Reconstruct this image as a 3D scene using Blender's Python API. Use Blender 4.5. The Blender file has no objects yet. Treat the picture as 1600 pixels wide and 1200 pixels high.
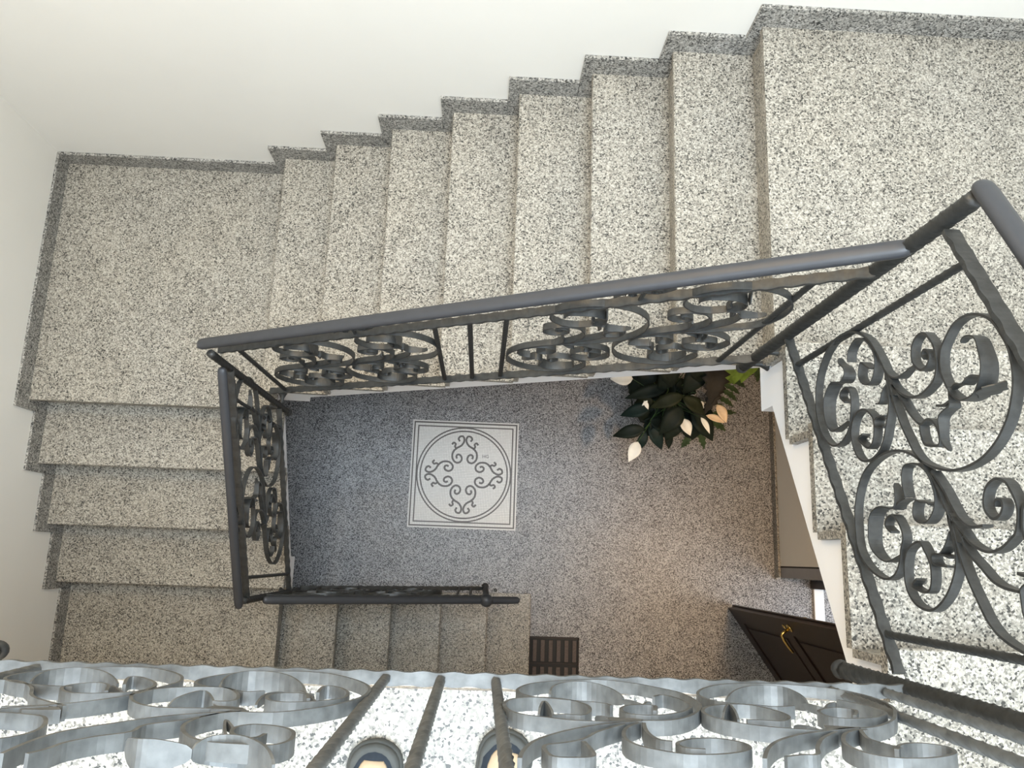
import bpy, bmesh, math, random
from mathutils import Vector, Matrix
from math import sin, cos, pi

S = bpy.context.scene
COL = S.collection
random.seed(7)

# ---------------------------------------------------------------- camera
cam_d = bpy.data.cameras.new('camera'); cam = bpy.data.objects.new('camera', cam_d); COL.objects.link(cam)
def rot3(rx, ry, rz):
    return Matrix.Rotation(rz, 3, 'Z') @ Matrix.Rotation(ry, 3, 'Y') @ Matrix.Rotation(rx, 3, 'X')
M = rot3(0.2162, -0.0400, 0.0340).to_4x4(); M.translation = Vector((0, 0, 5.5588))
cam.matrix_world = M
cam_d.sensor_width = 36.0; cam_d.lens = 36.0 * 1231.78 / 1600.0
cam_d.clip_start = 0.05; cam_d.clip_end = 100
S.camera = cam
S.view_settings.view_transform = 'Standard'; S.view_settings.look = 'None'
S.view_settings.gamma = 1; S.view_settings.use_curve_mapping = False
S.view_settings.exposure = 0.0

# ---------------------------------------------------------------- world: soft overcast daylight outside the building
w = bpy.data.worlds.new('world'); S.world = w; w.use_nodes = True
bg = w.node_tree.nodes['Background']; bg.inputs[0].default_value = (0.80, 0.90, 1.0, 1); bg.inputs[1].default_value = 1.6

# ---------------------------------------------------------------- lights of the stairwell
def area(name, loc, target, sx, sy, power, colr):
    d = bpy.data.lights.new(name, 'AREA'); d.shape = 'RECTANGLE'; d.size = sx; d.size_y = sy
    d.energy = power; d.color = colr
    o = bpy.data.objects.new(name, d); COL.objects.link(o); o.location = loc
    o.rotation_euler = (Vector(target) - Vector(loc)).to_track_quat('-Z', 'Y').to_euler()
    return o
def lamp(name, loc, power, colr, r=0.08):
    d = bpy.data.lights.new(name, 'POINT'); d.energy = power; d.color = colr; d.shadow_soft_size = r
    o = bpy.data.objects.new(name, d); COL.objects.link(o); o.location = loc
    return o
sky = area('skylight_daylight', (0.2, -0.2, 7.05), (0.2, -0.2, 0), 2.2, 2.0, 142, (0.78, 0.90, 1.0)); sky.data.spread = 1.9
area('window_daylight', (0.9, -2.9, 5.75), (1.9, 0.6, 3.2), 2.0, 1.5, 92, (0.74, 0.87, 1.0))
area('side_cool_fill', (-2.12, -1.1, 5.9), (1.3, 0.2, 3.2), 1.3, 1.3, 50, (0.74, 0.87, 1.0))  # cool fill added from the left to brighten the white stringer
area('entrance_daylight', (3.3, -0.6, 1.4), (0.8, 0.0, 0.3), 1.0, 1.9, 22, (0.85, 0.92, 1.0))
lamp('ceiling_lamp_light', (-1.1, 1.4, 5.7), 84, (1.0, 0.68, 0.31), 0.14)
lamp('left_flight_warm_fill', (-1.7, -0.9, 3.35), 6, (1.0, 0.66, 0.34), 0.12)  # added warm fill for the left stairs, no fixture there
sd = bpy.data.lights.new('hall_spot', 'SPOT'); sd.energy = 135; sd.color = (1.0, 0.64, 0.32); sd.spot_size = 1.75; sd.spot_blend = 1.0; sd.shadow_soft_size = 0.08
so = bpy.data.objects.new('hall_spot', sd); COL.objects.link(so); so.location = (1.75, 0.0, 2.75)

# ---------------------------------------------------------------- materials
def new_mat(name):
    m = bpy.data.materials.new(name); m.use_nodes = True
    nt = m.node_tree; return m, nt, nt.nodes, nt.links, nt.nodes['Principled BSDF']
def ramp(N, stops, interp='LINEAR'):
    r = N.new('ShaderNodeValToRGB'); cr = r.color_ramp; cr.interpolation = interp
    while len(cr.elements) < len(stops): cr.elements.new(0.5)
    for e, (p, c) in zip(cr.elements, stops): e.position = p; e.color = (*c, 1)
    return r
def mixc(N, L, fac, a, b, mode='MIX'):
    m = N.new('ShaderNodeMix'); m.data_type = 'RGBA'; m.blend_type = mode
    for s, v in ((m.inputs[0], fac), (m.inputs[6], a), (m.inputs[7], b)):
        if hasattr(v, 'links'): L.new(v, s)
        else: s.default_value = v if isinstance(v, (int, float)) else (*v, 1)
    return m.outputs[2]
def granite(name, scale, dark, mid, light, white, tint, bias=0.0, rough=0.38):
    m, nt, N, L, P = new_mat(name)
    geo = N.new('ShaderNodeNewGeometry')
    nz = N.new('ShaderNodeTexNoise'); nz.inputs['Scale'].default_value = scale * 0.8; nz.inputs['Detail'].default_value = 1
    L.new(geo.outputs['Position'], nz.inputs['Vector'])
    off = N.new('ShaderNodeVectorMath'); off.operation = 'SCALE'; off.inputs['Scale'].default_value = 1.1 / scale
    L.new(nz.outputs['Color'], off.inputs[0])
    add = N.new('ShaderNodeVectorMath'); L.new(geo.outputs['Position'], add.inputs[0]); L.new(off.outputs[0], add.inputs[1])
    v = N.new('ShaderNodeTexVoronoi'); v.inputs['Scale'].default_value = scale; L.new(add.outputs[0], v.inputs['Vector'])
    sep = N.new('ShaderNodeSeparateColor'); L.new(v.outputs['Color'], sep.inputs[0])
    # large scale drift makes dark grains gather in clouds
    n2 = N.new('ShaderNodeTexNoise'); n2.inputs['Scale'].default_value = 9; n2.inputs['Detail'].default_value = 3
    L.new(geo.outputs['Position'], n2.inputs['Vector'])
    ma = N.new('ShaderNodeMath'); ma.operation = 'MULTIPLY_ADD'; ma.inputs[1].default_value = 0.35; ma.inputs[2].default_value = -0.175 + bias
    L.new(n2.outputs['Fac'], ma.inputs[0])
    sm = N.new('ShaderNodeMath'); L.new(sep.outputs[0], sm.inputs[0]); L.new(ma.outputs[0], sm.inputs[1])
    r = ramp(N, [(0.0, dark), (0.15, dark), (0.22, mid), (0.42, mid), (0.52, light), (0.80, light), (0.90, white)])
    L.new(sm.outputs[0], r.inputs[0])
    v2 = N.new('ShaderNodeTexVoronoi'); v2.inputs['Scale'].default_value = scale * 1.9; L.new(add.outputs[0], v2.inputs['Vector'])
    sp2 = N.new('ShaderNodeSeparateColor'); L.new(v2.outputs['Color'], sp2.inputs[0])
    r2 = ramp(N, [(0.0, (0.50,)*3), (0.22, (0.7,)*3), (0.5, (1,)*3)]); L.new(sp2.outputs[1], r2.inputs[0])
    c = mixc(N, L, 0.55, r.outputs[0], r2.outputs[0], 'MULTIPLY')
    # faint warm / cool drift of the stone itself
    n3 = N.new('ShaderNodeTexNoise'); n3.inputs['Scale'].default_value = 2.2; L.new(geo.outputs['Position'], n3.inputs['Vector'])
    r3 = ramp(N, [(0.3, tuple(t * 0.97 for t in tint)), (0.7, (tint[0], tint[1] * .985, tint[2] * .96))]); L.new(n3.outputs['Fac'], r3.inputs[0])
    c = mixc(N, L, 1.0, c, r3.outputs[0], 'MULTIPLY')
    L.new(c, P.inputs['Base Color']); P.inputs['Roughness'].default_value = rough
    P.inputs['Specular IOR Level'].default_value = 0.35
    return m
def plain(name, colr, rough=0.5, metal=0.0, noise=0.08, scale=12, bump=0.0, spec=0.5):
    m, nt, N, L, P = new_mat(name)
    geo = N.new('ShaderNodeNewGeometry'); nz = N.new('ShaderNodeTexNoise'); nz.inputs['Scale'].default_value = scale; nz.inputs['Detail'].default_value = 4
    L.new(geo.outputs['Position'], nz.inputs['Vector'])
    r = ramp(N, [(0.3, tuple(max(0, c * (1 - noise)) for c in colr)), (0.7, tuple(c * (1 + noise) for c in colr))])
    L.new(nz.outputs['Fac'], r.inputs[0]); L.new(r.outputs[0], P.inputs['Base Color'])
    P.inputs['Roughness'].default_value = rough; P.inputs['Metallic'].default_value = metal
    P.inputs['Specular IOR Level'].default_value = spec
    if bump:
        b = N.new('ShaderNodeBump'); b.inputs['Strength'].default_value = bump; b.inputs['Distance'].default_value = 0.002
        L.new(nz.outputs['Fac'], b.inputs['Height']); L.new(b.outputs[0], P.inputs['Normal'])
    return m
GR = granite('granite_stair', 205, (0.048, 0.048, 0.047), (0.195, 0.190, 0.180), (0.345, 0.335, 0.315), (0.485, 0.475, 0.455), (1.0, 0.965, 0.885), 0.06)
GF = granite('granite_hall_floor', 215, (0.035, 0.035, 0.040), (0.14, 0.14, 0.145), (0.35, 0.35, 0.355), (0.50, 0.50, 0.51), (0.98, 0.985, 1.0), 0.04, 0.42)
GS = granite('granite_skirting', 190, (0.04, 0.04, 0.04), (0.16, 0.16, 0.155), (0.32, 0.315, 0.30), (0.48, 0.47, 0.455), (1.0, 0.99, 0.96), 0.02)
PL = plain('white_plaster', (0.76, 0.74, 0.69), 0.85, noise=0.012, scale=3)
PW = plain('white_stringer_paint', (0.90, 0.905, 0.92), 0.75, noise=0.01, scale=4)
IRON = plain('wrought_iron', (0.034, 0.035, 0.034), 0.45, 0.15, 0.25, 60, 0.25, 0.5)
IRONF = plain('lit_dusty_wrought_iron', (0.088, 0.092, 0.091), 0.5, 0.1, 0.30, 45, 0.25, 0.5)  # lighter copy of the iron: window light put into the colour, plus dust
RAILM = plain('handrail_iron', (0.034, 0.036, 0.041), 0.44, 0.1, 0.06, 30, 0.0)
DARKW = plain('dark_stained_wood', (0.020, 0.011, 0.008), 0.38, 0, 0.25, 30)
DARKW2 = plain('dark_wood_panel', (0.023, 0.013, 0.010), 0.42, 0, 0.25, 24)
BRASS = plain('brass', (0.72, 0.52, 0.18), 0.22, 1.0, 0.04)
STEEL = plain('grey_metal_strip', (0.30, 0.30, 0.31), 0.5, 0.3, 0.05)
BLACK = plain('black_gap', (0.012, 0.012, 0.012), 0.7)
GRATE = plain('dark_iron_grate', (0.020, 0.014, 0.012), 0.6, 0.2, 0.2, 60)
GRATE2 = plain('brown_scraper_strip', (0.085, 0.066, 0.060), 0.7, 0, 0.2, 80)
MARB = plain('white_marble', (0.85, 0.85, 0.84), 0.3, 0, 0.02)
TILE_D = plain('dark_mosaic_tesserae', (0.115, 0.105, 0.100), 0.5, 0, 0.25, 300)
LEAF = [plain('dark_green_leaf', (0.009, 0.015, 0.010), 0.58, 0, 0.3, 25, spec=.22), plain('olive_green_leaf', (0.018, 0.023, 0.010), 0.58, 0, 0.3, 25, spec=.22),
        plain('blue_green_leaf', (0.007, 0.019, 0.017), 0.58, 0, 0.3, 25, spec=.22), plain('bright_green_leaf', (0.15, 0.25, 0.045), 0.58, 0, 0.3, 25, spec=.22),
        plain('brown_green_leaf', (0.022, 0.020, 0.017), 0.58, 0, 0.2, 25, spec=.22), plain('fern_green_leaf', (0.040, 0.068, 0.030), 0.58, 0, 0.3, 30, spec=.22)]
FLW = plain('white_flower', (0.86, 0.85, 0.78), 0.5, 0, 0.04, 30)
FLC = plain('cream_flower', (0.80, 0.62, 0.42), 0.5, 0, 0.10, 30)
STEM = plain('green_stem', (0.05, 0.10, 0.03), 0.5)
POT = plain('dark_glazed_pot', (0.05, 0.045, 0.04), 0.4)
SOIL = plain('potting_soil', (0.03, 0.02, 0.015), 0.95, 0, 0.4, 80, 0.6)
RUB = plain('grey_rubber', (0.060, 0.062, 0.058), 0.75, 0, 0.08, 60, spec=.2)
NAVY = plain('navy_leather', (0.016, 0.021, 0.028), 0.75, 0, 0.15, 80, spec=.2)
TAN = plain('beige_suede', (0.33, 0.25, 0.16), 0.9, 0, 0.06, 90)
FRAMEP = plain('window_frame_paint', (0.8, 0.8, 0.78), 0.4)
def mosaic_mat():
    m, nt, N, L, P = new_mat('pale_mosaic_tesserae')
    geo = N.new('ShaderNodeNewGeometry')
    br = N.new('ShaderNodeTexBrick'); br.offset = 0.0
    br.inputs['Scale'].default_value = 1; br.inputs['Brick Width'].default_value = 0.0115; br.inputs['Row Height'].default_value = 0.0115
    br.inputs['Mortar Size'].default_value = 0.0011; br.inputs['Mortar Smooth'].default_value = 0.3
    br.inputs['Color1'].default_value = (0.74, 0.73, 0.70, 1); br.inputs['Color2'].default_value = (0.82, 0.81, 0.78, 1); br.inputs['Mortar'].default_value = (0.42, 0.41, 0.40, 1)
    L.new(geo.outputs['Position'], br.inputs['Vector']); L.new(br.outputs['Color'], P.inputs['Base Color']); P.inputs['Roughness'].default_value = 0.5
    return m
MOS = mosaic_mat()

# ---------------------------------------------------------------- helpers
def obj(name, verts, faces, mat, parent=None, smooth=False, kind=None, label=None, cat=None, group=None):
    me = bpy.data.meshes.new(name); me.from_pydata([tuple(v) for v in verts], [], faces); me.update()
    bm = bmesh.new(); bm.from_mesh(me); bmesh.ops.recalc_face_normals(bm, faces=bm.faces); bm.to_mesh(me); bm.free()
    me.materials.append(mat)
    if smooth:
        for p in me.polygons: p.use_smooth = True
    o = bpy.data.objects.new(name, me); COL.objects.link(o)
    if parent: o.parent = parent; o.matrix_parent_inverse = Matrix.Translation(-parent.location)
    if kind: o['kind'] = kind
    if label: o['label'] = label
    if cat: o['category'] = cat
    if group: o['group'] = group
    return o
def thing(name, loc, label, cat, group=None):
    o = bpy.data.objects.new(name, None); COL.objects.link(o); o.location = loc; o.empty_display_size = 0.1
    o['label'] = label; o['category'] = cat
    if group: o['group'] = group
    return o
def boxg(x0, x1, y0, y1, z0, z1, bev=0.0):
    """box as vertices/faces, optional bevel through bmesh"""
    bm = bmesh.new(); bmesh.ops.create_cube(bm, size=1)
    for v in bm.verts: v.co = Vector(((x0 + x1) / 2 + v.co.x * (x1 - x0), (y0 + y1) / 2 + v.co.y * (y1 - y0), (z0 + z1) / 2 + v.co.z * (z1 - z0)))
    if bev: bmesh.ops.bevel(bm, geom=list(bm.edges), offset=bev, segments=2, affect='EDGES', profile=0.5)
    V = [v.co.copy() for v in bm.verts]; F = [[v.index for v in f.verts] for f in bm.faces]; bm.free()
    return V, F
def box(name, x0, x1, y0, y1, z0, z1, mat, parent=None, bev=0.0, **k):
    V, F = boxg(x0, x1, y0, y1, z0, z1, bev); return obj(name, V, F, mat, parent, **k)
def join(parts):
    V = []; F = []
    for v, f in parts:
        n = len(V); V += list(v); F += [[i + n for i in q] for q in f]
    return V, F
def extrude_poly(pts, d):
    """pts: closed 3D polygon, d: extrusion vector"""
    n = len(pts); d = Vector(d); A = [Vector(p) for p in pts]; V = A + [a + d for a in A]
    F = [list(range(n)), list(range(2 * n - 1, n - 1, -1))] + [[i, (i + 1) % n, (i + 1) % n + n, i + n] for i in range(n)]
    return V, F
def smooth_curve(P, sub=5):
    P = [Vector(p) for p in P]; out = []; n = len(P)
    for i in range(n - 1):
        p0 = P[max(i - 1, 0)]; p1 = P[i]; p2 = P[i + 1]; p3 = P[min(i + 2, n - 1)]
        for k in range(sub):
            t = k / sub
            out.append(0.5 * ((2 * p1) + (p2 - p0) * t + (2 * p0 - 5 * p1 + 4 * p2 - p3) * t * t + (3 * p1 - p0 - 3 * p2 + p3) * t ** 3))
    out.append(P[-1]); return out
def sweep(path, frames, prof_fn, cap=True):
    """path: points; frames: (a,b) unit vectors per point; prof_fn(i,u) -> list of (a,b) offsets"""
    V = []; F = []; n = len(path); m = None
    for i, p in enumerate(path):
        a, b = frames[i]; pr = prof_fn(i, i / (n - 1)); m = len(pr)
        V += [p + a * x + b * y for x, y in pr]
    for i in range(n - 1):
        for k in range(m):
            k2 = (k + 1) % m; F.append([i * m + k, i * m + k2, (i + 1) * m + k2, (i + 1) * m + k])
    if cap: F.append(list(range(m - 1, -1, -1))); F.append([(n - 1) * m + k for k in range(m)])
    return V, F
def ribbon(path, normal, width, thick, taper=0.0, leaf=False):
    """flat iron strip bent in a plane; its width lies along the plane normal"""
    N = Vector(normal).normalized(); path = smooth_curve(path, 4); n = len(path); fr = []
    for i in range(n):
        t = (path[min(i + 1, n - 1)] - path[max(i - 1, 0)])
        t = t.normalized() if t.length > 1e-9 else Vector((0, 0, 1))
        fr.append((t.cross(N).normalized(), N))
    def pf(i, u):
        w = width
        if leaf: w = width * (0.35 + 0.95 * sin(pi * min(1, max(0, u)) ** 0.9) ** 0.7)
        elif taper: w = width * (1 - taper * u)
        th = thick
        return [(-th / 2, -w / 2), (th / 2, -w / 2), (th / 2, w / 2), (-th / 2, w / 2)]
    return sweep(path, fr, pf)
def twisted(p, q, r, turns_per_m=16, seg=8):
    """square bar twisted cold: rounded arrises run round it as a rope"""
    p = Vector(p); q = Vector(q); d = q - p; L = d.length; t = d.normalized()
    up = Vector((0, 1, 0)) if abs(t.y) < 0.9 else Vector((1, 0, 0)); a = t.cross(up).normalized(); b = t.cross(a)
    n = max(4, int(L * turns_per_m * seg * .75)); path = [p + d * i / n for i in range(n + 1)]
    hi, lo = (1.04, .955) if r > .012 else (1.08, .90)
    def pf(i, u):
        th = 2 * pi * turns_per_m / 2 * L * u
        return [(r * (hi if k % 2 == 0 else lo) * cos(th + k * pi / 4), r * (hi if k % 2 == 0 else lo) * sin(th + k * pi / 4)) for k in range(8)]
    return sweep(path, [(a, b)] * (n + 1), pf)
def wavy_bar(p, q, side, wd, th, period=0.055, amp=0.0016):
    """hammered flat bar; 'side' is the direction of its width"""
    p = Vector(p); q = Vector(q); d = q - p; L = d.length; t = d.normalized(); s = Vector(side).normalized(); b = t.cross(s).normalized()
    n = max(4, int(L / period * 5)); path = [p + d * i / n for i in range(n + 1)]
    def pf(i, u):
        k = amp * sin(2 * pi * L * u / period); w = wd / 2 + k; h = th / 2 - k * 0.4
        return [(-w, -h), (w, -h), (w, h), (-w, h)]
    return sweep(path, [(s, b)] * (n + 1), pf)
HP = [(-0.020, -0.012), (-0.023, -0.008), (-0.0235, 0.0), (-0.020, 0.007), (-0.014, 0.0115), (-0.006, 0.0135), (0.006, 0.0135), (0.014, 0.0115), (0.020, 0.007), (0.0235, 0.0), (0.023, -0.008), (0.020, -0.012)]
def handrail(p, q, side, wd=1.0):
    p = Vector(p); q = Vector(q); t = (q - p).normalized(); s = Vector(side).normalized(); b = s.cross(t).normalized()
    if b.z < 0: b = -b
    L = (q - p).length; us = [0, 0.006, 0.016, 0.03] + [L * k / 8 for k in range(1, 8)] + [L - 0.03, L - 0.016, L - 0.006, L]
    sc = [0.45, 0.80, 0.95, 1.0] + [1] * 7 + [1.0, 0.95, 0.80, 0.45]
    return sweep([p + t * u for u in us], [(s, b)] * len(us), lambda i, u: [(x * sc[i] * wd, y * (sc[i] if y > 0 else 1) * wd) for x, y in HP])
def lathe(c, axis, prof, seg=16):
    c = Vector(c); t = Vector(axis).normalized(); up = Vector((0, 0, 1)) if abs(t.z) < 0.9 else Vector((1, 0, 0))
    a = t.cross(up).normalized(); b = t.cross(a)
    V = []; F = []; n = len(prof)
    for h, r in prof:
        V += [c + t * h + (a * cos(2 * pi * k / seg) + b * sin(2 * pi * k / seg)) * r for k in range(seg)]
    for i in range(n - 1):
        for k in range(seg): F.append([i * seg + k, i * seg + (k + 1) % seg, (i + 1) * seg + (k + 1) % seg, (i + 1) * seg + k])
    F.append(list(range(seg - 1, -1, -1))); F.append([(n - 1) * seg + k for k in range(seg)])
    return V, F
def ball_prof(r, n=8, a=0.0): return [(-r * cos(pi * i / n), max(0.0008, r * sin(pi * i / n))) for i in range(n + 1)]
def tube(path, r, seg=8, r2=None):
    P = [Vector(p) for p in path]; n = len(P); fr = []; a = None
    for i in range(n):
        t = (P[min(i + 1, n - 1)] - P[max(i - 1, 0)]).normalized()
        if a is None: a = t.cross(Vector((0, 0, 1)) if abs(t.z) < .9 else Vector((1, 0, 0))).normalized()
        a = (a - t * a.dot(t)).normalized(); fr.append((a, t.cross(a)))
    r2 = r if r2 is None else r2
    return sweep(P, fr, lambda i, u: [((r + (r2 - r) * u) * cos(2 * pi * k / seg), (r + (r2 - r) * u) * sin(2 * pi * k / seg)) for k in range(seg)])

# ================================================================ structure
R = 0.17
XL, XR, YB = -2.236, 2.20, 1.945        # wall faces
YF = -1.52                              # wall behind the lowest flight
box('floor', XL - .15, 3.9, -2.2, YB + .1, -0.15, 0, GF, kind='structure')
obj('wall_left', *join([boxg(XL - 0.15, XL, -3.2, YB + 0.15, -0.1, 5.2), boxg(XL - 0.15, XL, -3.2, -1.8, 5.2, 7.2), boxg(XL - 0.15, XL, -.4, YB + 0.15, 5.2, 7.2), boxg(XL - 0.15, XL, -1.8, -.4, 6.6, 7.2)]), PL, kind='structure')
box('wall_back', XL, XR + 0.3, YB, YB + 0.15, -0.1, 7.2, PL, kind='structure')
box('wall_right', XR, XR + 0.15, -3.2, YB, 2.90, 7.2, PL, kind='structure')
box('wall_front', XL, XR + .15, YF - 0.15, YF, 0, 3.79, PL, kind='structure')
# ground floor wall on the right: a panel, a dark joint, a grey strip, then the corner
wl = box('wall_hall', 2.068, 2.45, 0.010, YB, 0.0, 2.90, PL, kind='structure')
box('joint', 2.075, 2.45, 0.000, 0.010, 0.0, 2.90, BLACK, wl)
box('metal_strip', 2.070, 2.45, -0.068, 0.000, 0.0, 2.90, STEEL, wl)
sk = box('baseboard_hall', 2.052, 2.068, -0.068, YB, 0.0, 0.075, GS, kind='structure', bev=0.002)
box('baseboard_return', 2.052, 2.33, -0.080, -0.068, 0.0, 0.030, GS, kind='structure', bev=0.002)
box('wall_entrance', 2.33, 2.45, YF, -1.02, 0, 2.90, PL, kind='structure')
box('ceiling_entrance', 2.2, 3.9, -2.2, 1.0, 2.55, 2.65, PL, kind='structure')
# upper room
wn = 'wall_upper'
V, F = join([boxg(XL, -0.15, -3.2, -3.05, 3.79, 7.2), boxg(1.95, XR, -3.2, -3.05, 3.79, 7.2), boxg(-0.15, 1.95, -3.2, -3.05, 3.79, 5.0), boxg(-0.15, 1.95, -3.2, -3.05, 6.5, 7.2)])
obj(wn, V, F, PL, kind='structure')
wnd = obj('window_1', *join([boxg(-0.15, 1.95, -3.16, -3.10, 5.0, 5.06), boxg(-0.15, 1.95, -3.16, -3.10, 6.44, 6.5), boxg(-0.15, -0.09, -3.16, -3.10, 5.06, 6.44), boxg(1.89, 1.95, -3.16, -3.10, 5.06, 6.44), boxg(0.87, 0.93, -3.16, -3.10, 5.06, 6.44)]), FRAMEP, kind='structure')
obj('window_added', *join([boxg(XL, XL + .03, -1.8, -1.74, 5.2, 6.6), boxg(XL, XL + .03, -.46, -.4, 5.2, 6.6), boxg(XL, XL + .03, -1.74, -.46, 5.2, 5.26), boxg(XL, XL + .03, -1.74, -.46, 6.54, 6.6), boxg(XL, XL + .03, -1.13, -1.07, 5.26, 6.54)]), FRAMEP, kind='structure')  # unseen frame, added to go with the cool side fill
sx0, sx1, sy0, sy1 = -1.0, 1.4, -1.3, 0.9
V, F = join([boxg(XL - .15, XR + .15, sy1, YB + .15, 7.2, 7.35), boxg(XL - .15, XR + .15, -3.2, sy0, 7.2, 7.35), boxg(XL - .15, sx0, sy0, sy1, 7.2, 7.35), boxg(sx1, XR + .15, sy0, sy1, 7.2, 7.35)])
obj('ceiling', V, F, PL, kind='structure')
obj('window_2', *join([boxg(sx0, sx1, sy0, sy0 + .06, 7.22, 7.30), boxg(sx0, sx1, sy1 - .06, sy1, 7.22, 7.30), boxg(sx0, sx0 + .06, sy0 + .06, sy1 - .06, 7.22, 7.30), boxg(sx1 - .06, sx1, sy0 + .06, sy1 - .06, 7.22, 7.30), boxg(.17, .23, sy0 + .06, sy1 - .06, 7.22, 7.30)]), FRAMEP, kind='structure')

# ================================================================ stairs
TH = 0.030                              # thickness of the granite slabs
def yface(x): return 0.7285 - 0.0175 * x
# --- landings
def landing(label, z, poly, body_poly, body_h):
    t = thing('stair_landing', (sum(p[0] for p in poly) / len(poly), sum(p[1] for p in poly) / len(poly), z - TH), label, 'landing')
    V, F = extrude_poly([(x, y, z - TH) for x, y in poly], (0, 0, TH)); obj('granite_slab', V, F, GR, t)
    V, F = extrude_poly([(x, y, z - TH - body_h) for x, y in body_poly], (0, 0, body_h)); obj('slab_body', V, F, PW, t)
    return t
yl = yface(-1.05)
L0 = landing('granite corner landing at the upper left, below the pale back wall', 10 * R,
        [(XL, 0.676), (-1.035, 0.676), (-1.035, yl - .012), (-1.066, yl - .012), (-1.066, YB), (XL, YB)],
        [(XL, 0.738), (-1.055, 0.738), (-1.055, yl), (-1.026, yl), (-1.026, YB), (XL, YB)], 0.09)
yr = yface(0.95)
L1 = landing('large bright granite landing at the top right of the stairwell', 18 * R,
        [(0.953, yr - .014), (0.953, YB), (XR, YB), (XR, 0.66), (0.920, 0.66), (0.920, yr - .014)],
        [(1.016, yr - .0005), (1.016, YB), (XR, YB), (XR, 0.650), (0.942, 0.650), (0.942, yr - .0005)], 0.09)
L2 = landing('brownish granite corner landing at the lower left, beside the front railing', 6 * R,
        [(XL, YF), (-1.088, YF), (-1.088, -.228), (-1.035, -.228), (-1.035, -.200), (XL, -.200)],
        [(XL, YF), (-1.150, YF), (-1.150, -.242), (-1.055, -.242), (-1.055, -.1615), (XL, -.1615)], 0.09)

def tread_bevel(V): return V
def flight(label, ks, axis, nos, other, endf, faceff, sgn, soffit=0.29, lowext=0.0):
    """axis 'x' or 'y' = climbing axis; nos(k)=coordinate of the front edge of step k; sgn=+1 if climbing along + axis
       other=(wall side coordinate); endf = end of slab on well side, faceff = white stringer plane (functions of axis coord)"""
    k0, k1 = ks[0], ks[-1]
    def P(a, b, z): return (a, b, z) if axis == 'x' else (b, a, z)
    other = other + (.001 if other < 0 else -.001)
    c = P(nos(k0), (other + faceff(nos(k0))) / 2, k0 * R - R)
    t = thing('stair_flight', c, label, 'stairs')
    for k in ks:
        a0 = nos(k); a1 = nos(k + 1) + 0.02 * sgn
        if k != k1 or lowext:
            # slab with a softened front edge
            e0 = endf(a0); e1 = endf(a1); z = k * R
            prof = [(a0 + 0.004 * sgn, z), (a1, z), (a1, z - TH), (a0 + 0.002 * sgn, z - TH), (a0, z - TH + .004), (a0, z - .005)]
            bm = bmesh.new()
            A = [bm.verts.new(P(a, other, zz)) for a, zz in prof]; B = [bm.verts.new(P(a, e0 + (e1 - e0) * (a - a0) / (a1 - a0), zz)) for a, zz in prof]
            n = len(prof); bm.faces.new(A); bm.faces.new(B[::-1])
            for i in range(n): bm.faces.new([A[i], A[(i + 1) % n], B[(i + 1) % n], B[i]])
            V = [v.co.copy() for v in bm.verts]; bm.verts.index_update(); F = [[v.index for v in f.verts] for f in bm.faces]; bm.free()
            obj('tread', V, F, GR, t)
        # riser, 2 cm behind the front edge
        r0 = a0 + 0.020 * sgn; r1 = a0 + 0.040 * sgn; e = endf(r0)
        V, F = extrude_poly([P(r0, other, (k - 1) * R), P(r1, other, (k - 1) * R), P(r1, e, (k - 1) * R), P(r0, e, (k - 1) * R)], (0, 0, R - TH))
        obj('riser', V, F, GR, t)
    # white body: sawtooth profile
    pts = []
    for k in ks:
        a = nos(k) + 0.041 * sgn; pts.append((a, (k - 1) * R - 0.001 - (TH if k > k0 else 0))); pts.append((a, k * R - TH - 0.001))
    aend = nos(k1) + 0.061 * sgn
    pts.append((aend, k1 * R - TH - 0.001))
    sl = R / abs(nos(k0 + 1) - nos(k0))
    def soff(a): return k0 * R + (a - nos(k0)) * sgn * sl - soffit
    pts.append((aend, soff(aend)))
    a_s = nos(k0) + (0.17) * sgn
    pts.append((a_s, max(soff(a_s), 0.001))); 
    if k0 == 1:
        pts = [p for p in pts]; pts[0] = (pts[0][0], 0.001)
    else: pts.append((a_s, (k0 - 1) * R - .12)); pts.append((pts[0][0], (k0 - 1) * R - .12))
    bm = bmesh.new(); A = [bm.verts.new(P(a, other, z)) for a, z in pts]; B = [bm.verts.new(P(a, faceff(a), z)) for a, z in pts]; n = len(pts)
    fa = bm.faces.new(A); fb = bm.faces.new(B[::-1])
    for i in range(n): bm.faces.new([A[i], A[(i + 1) % n], B[(i + 1) % n], B[i]])
    bm.normal_update(); bmesh.ops.triangulate(bm, faces=[fa, fb])
    bm.verts.index_update(); V = [v.co.copy() for v in bm.verts]; F = [[v.index for v in f.verts] for f in bm.faces]; bm.free()
    obj('stringer', V, F, PW, t)
    return t
nb = lambda k: 0.3488 - 0.2874 * (k - 1)
flight('lowest granite flight beside the floor grate, partly behind the front railing', list(range(1, 7)), 'x', nb, YF, lambda a: -0.228, lambda a: -0.242, -1)
nl = lambda k: 0.676 - 0.2925 * (10 - k)
flight('tan granite flight of four risers along the left wall', list(range(7, 11)), 'y', nl, XL, lambda a: -1.035, lambda a: -1.055, 1)
nk = lambda k: -1.066 + 0.2885 * (k - 11)
flight('long granite flight climbing to the right along the back wall', list(range(11, 19)), 'x', nk, YB, lambda a: yface(a) - .014, yface, 1)
nr = lambda k: 0.690 - 0.2860 * (k - 19)
flight('uppermost bright granite flight on the right with a white side', list(range(19, 24)), 'y', nr, XR, lambda a: 0.920, lambda a: 0.942, -1)

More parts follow.
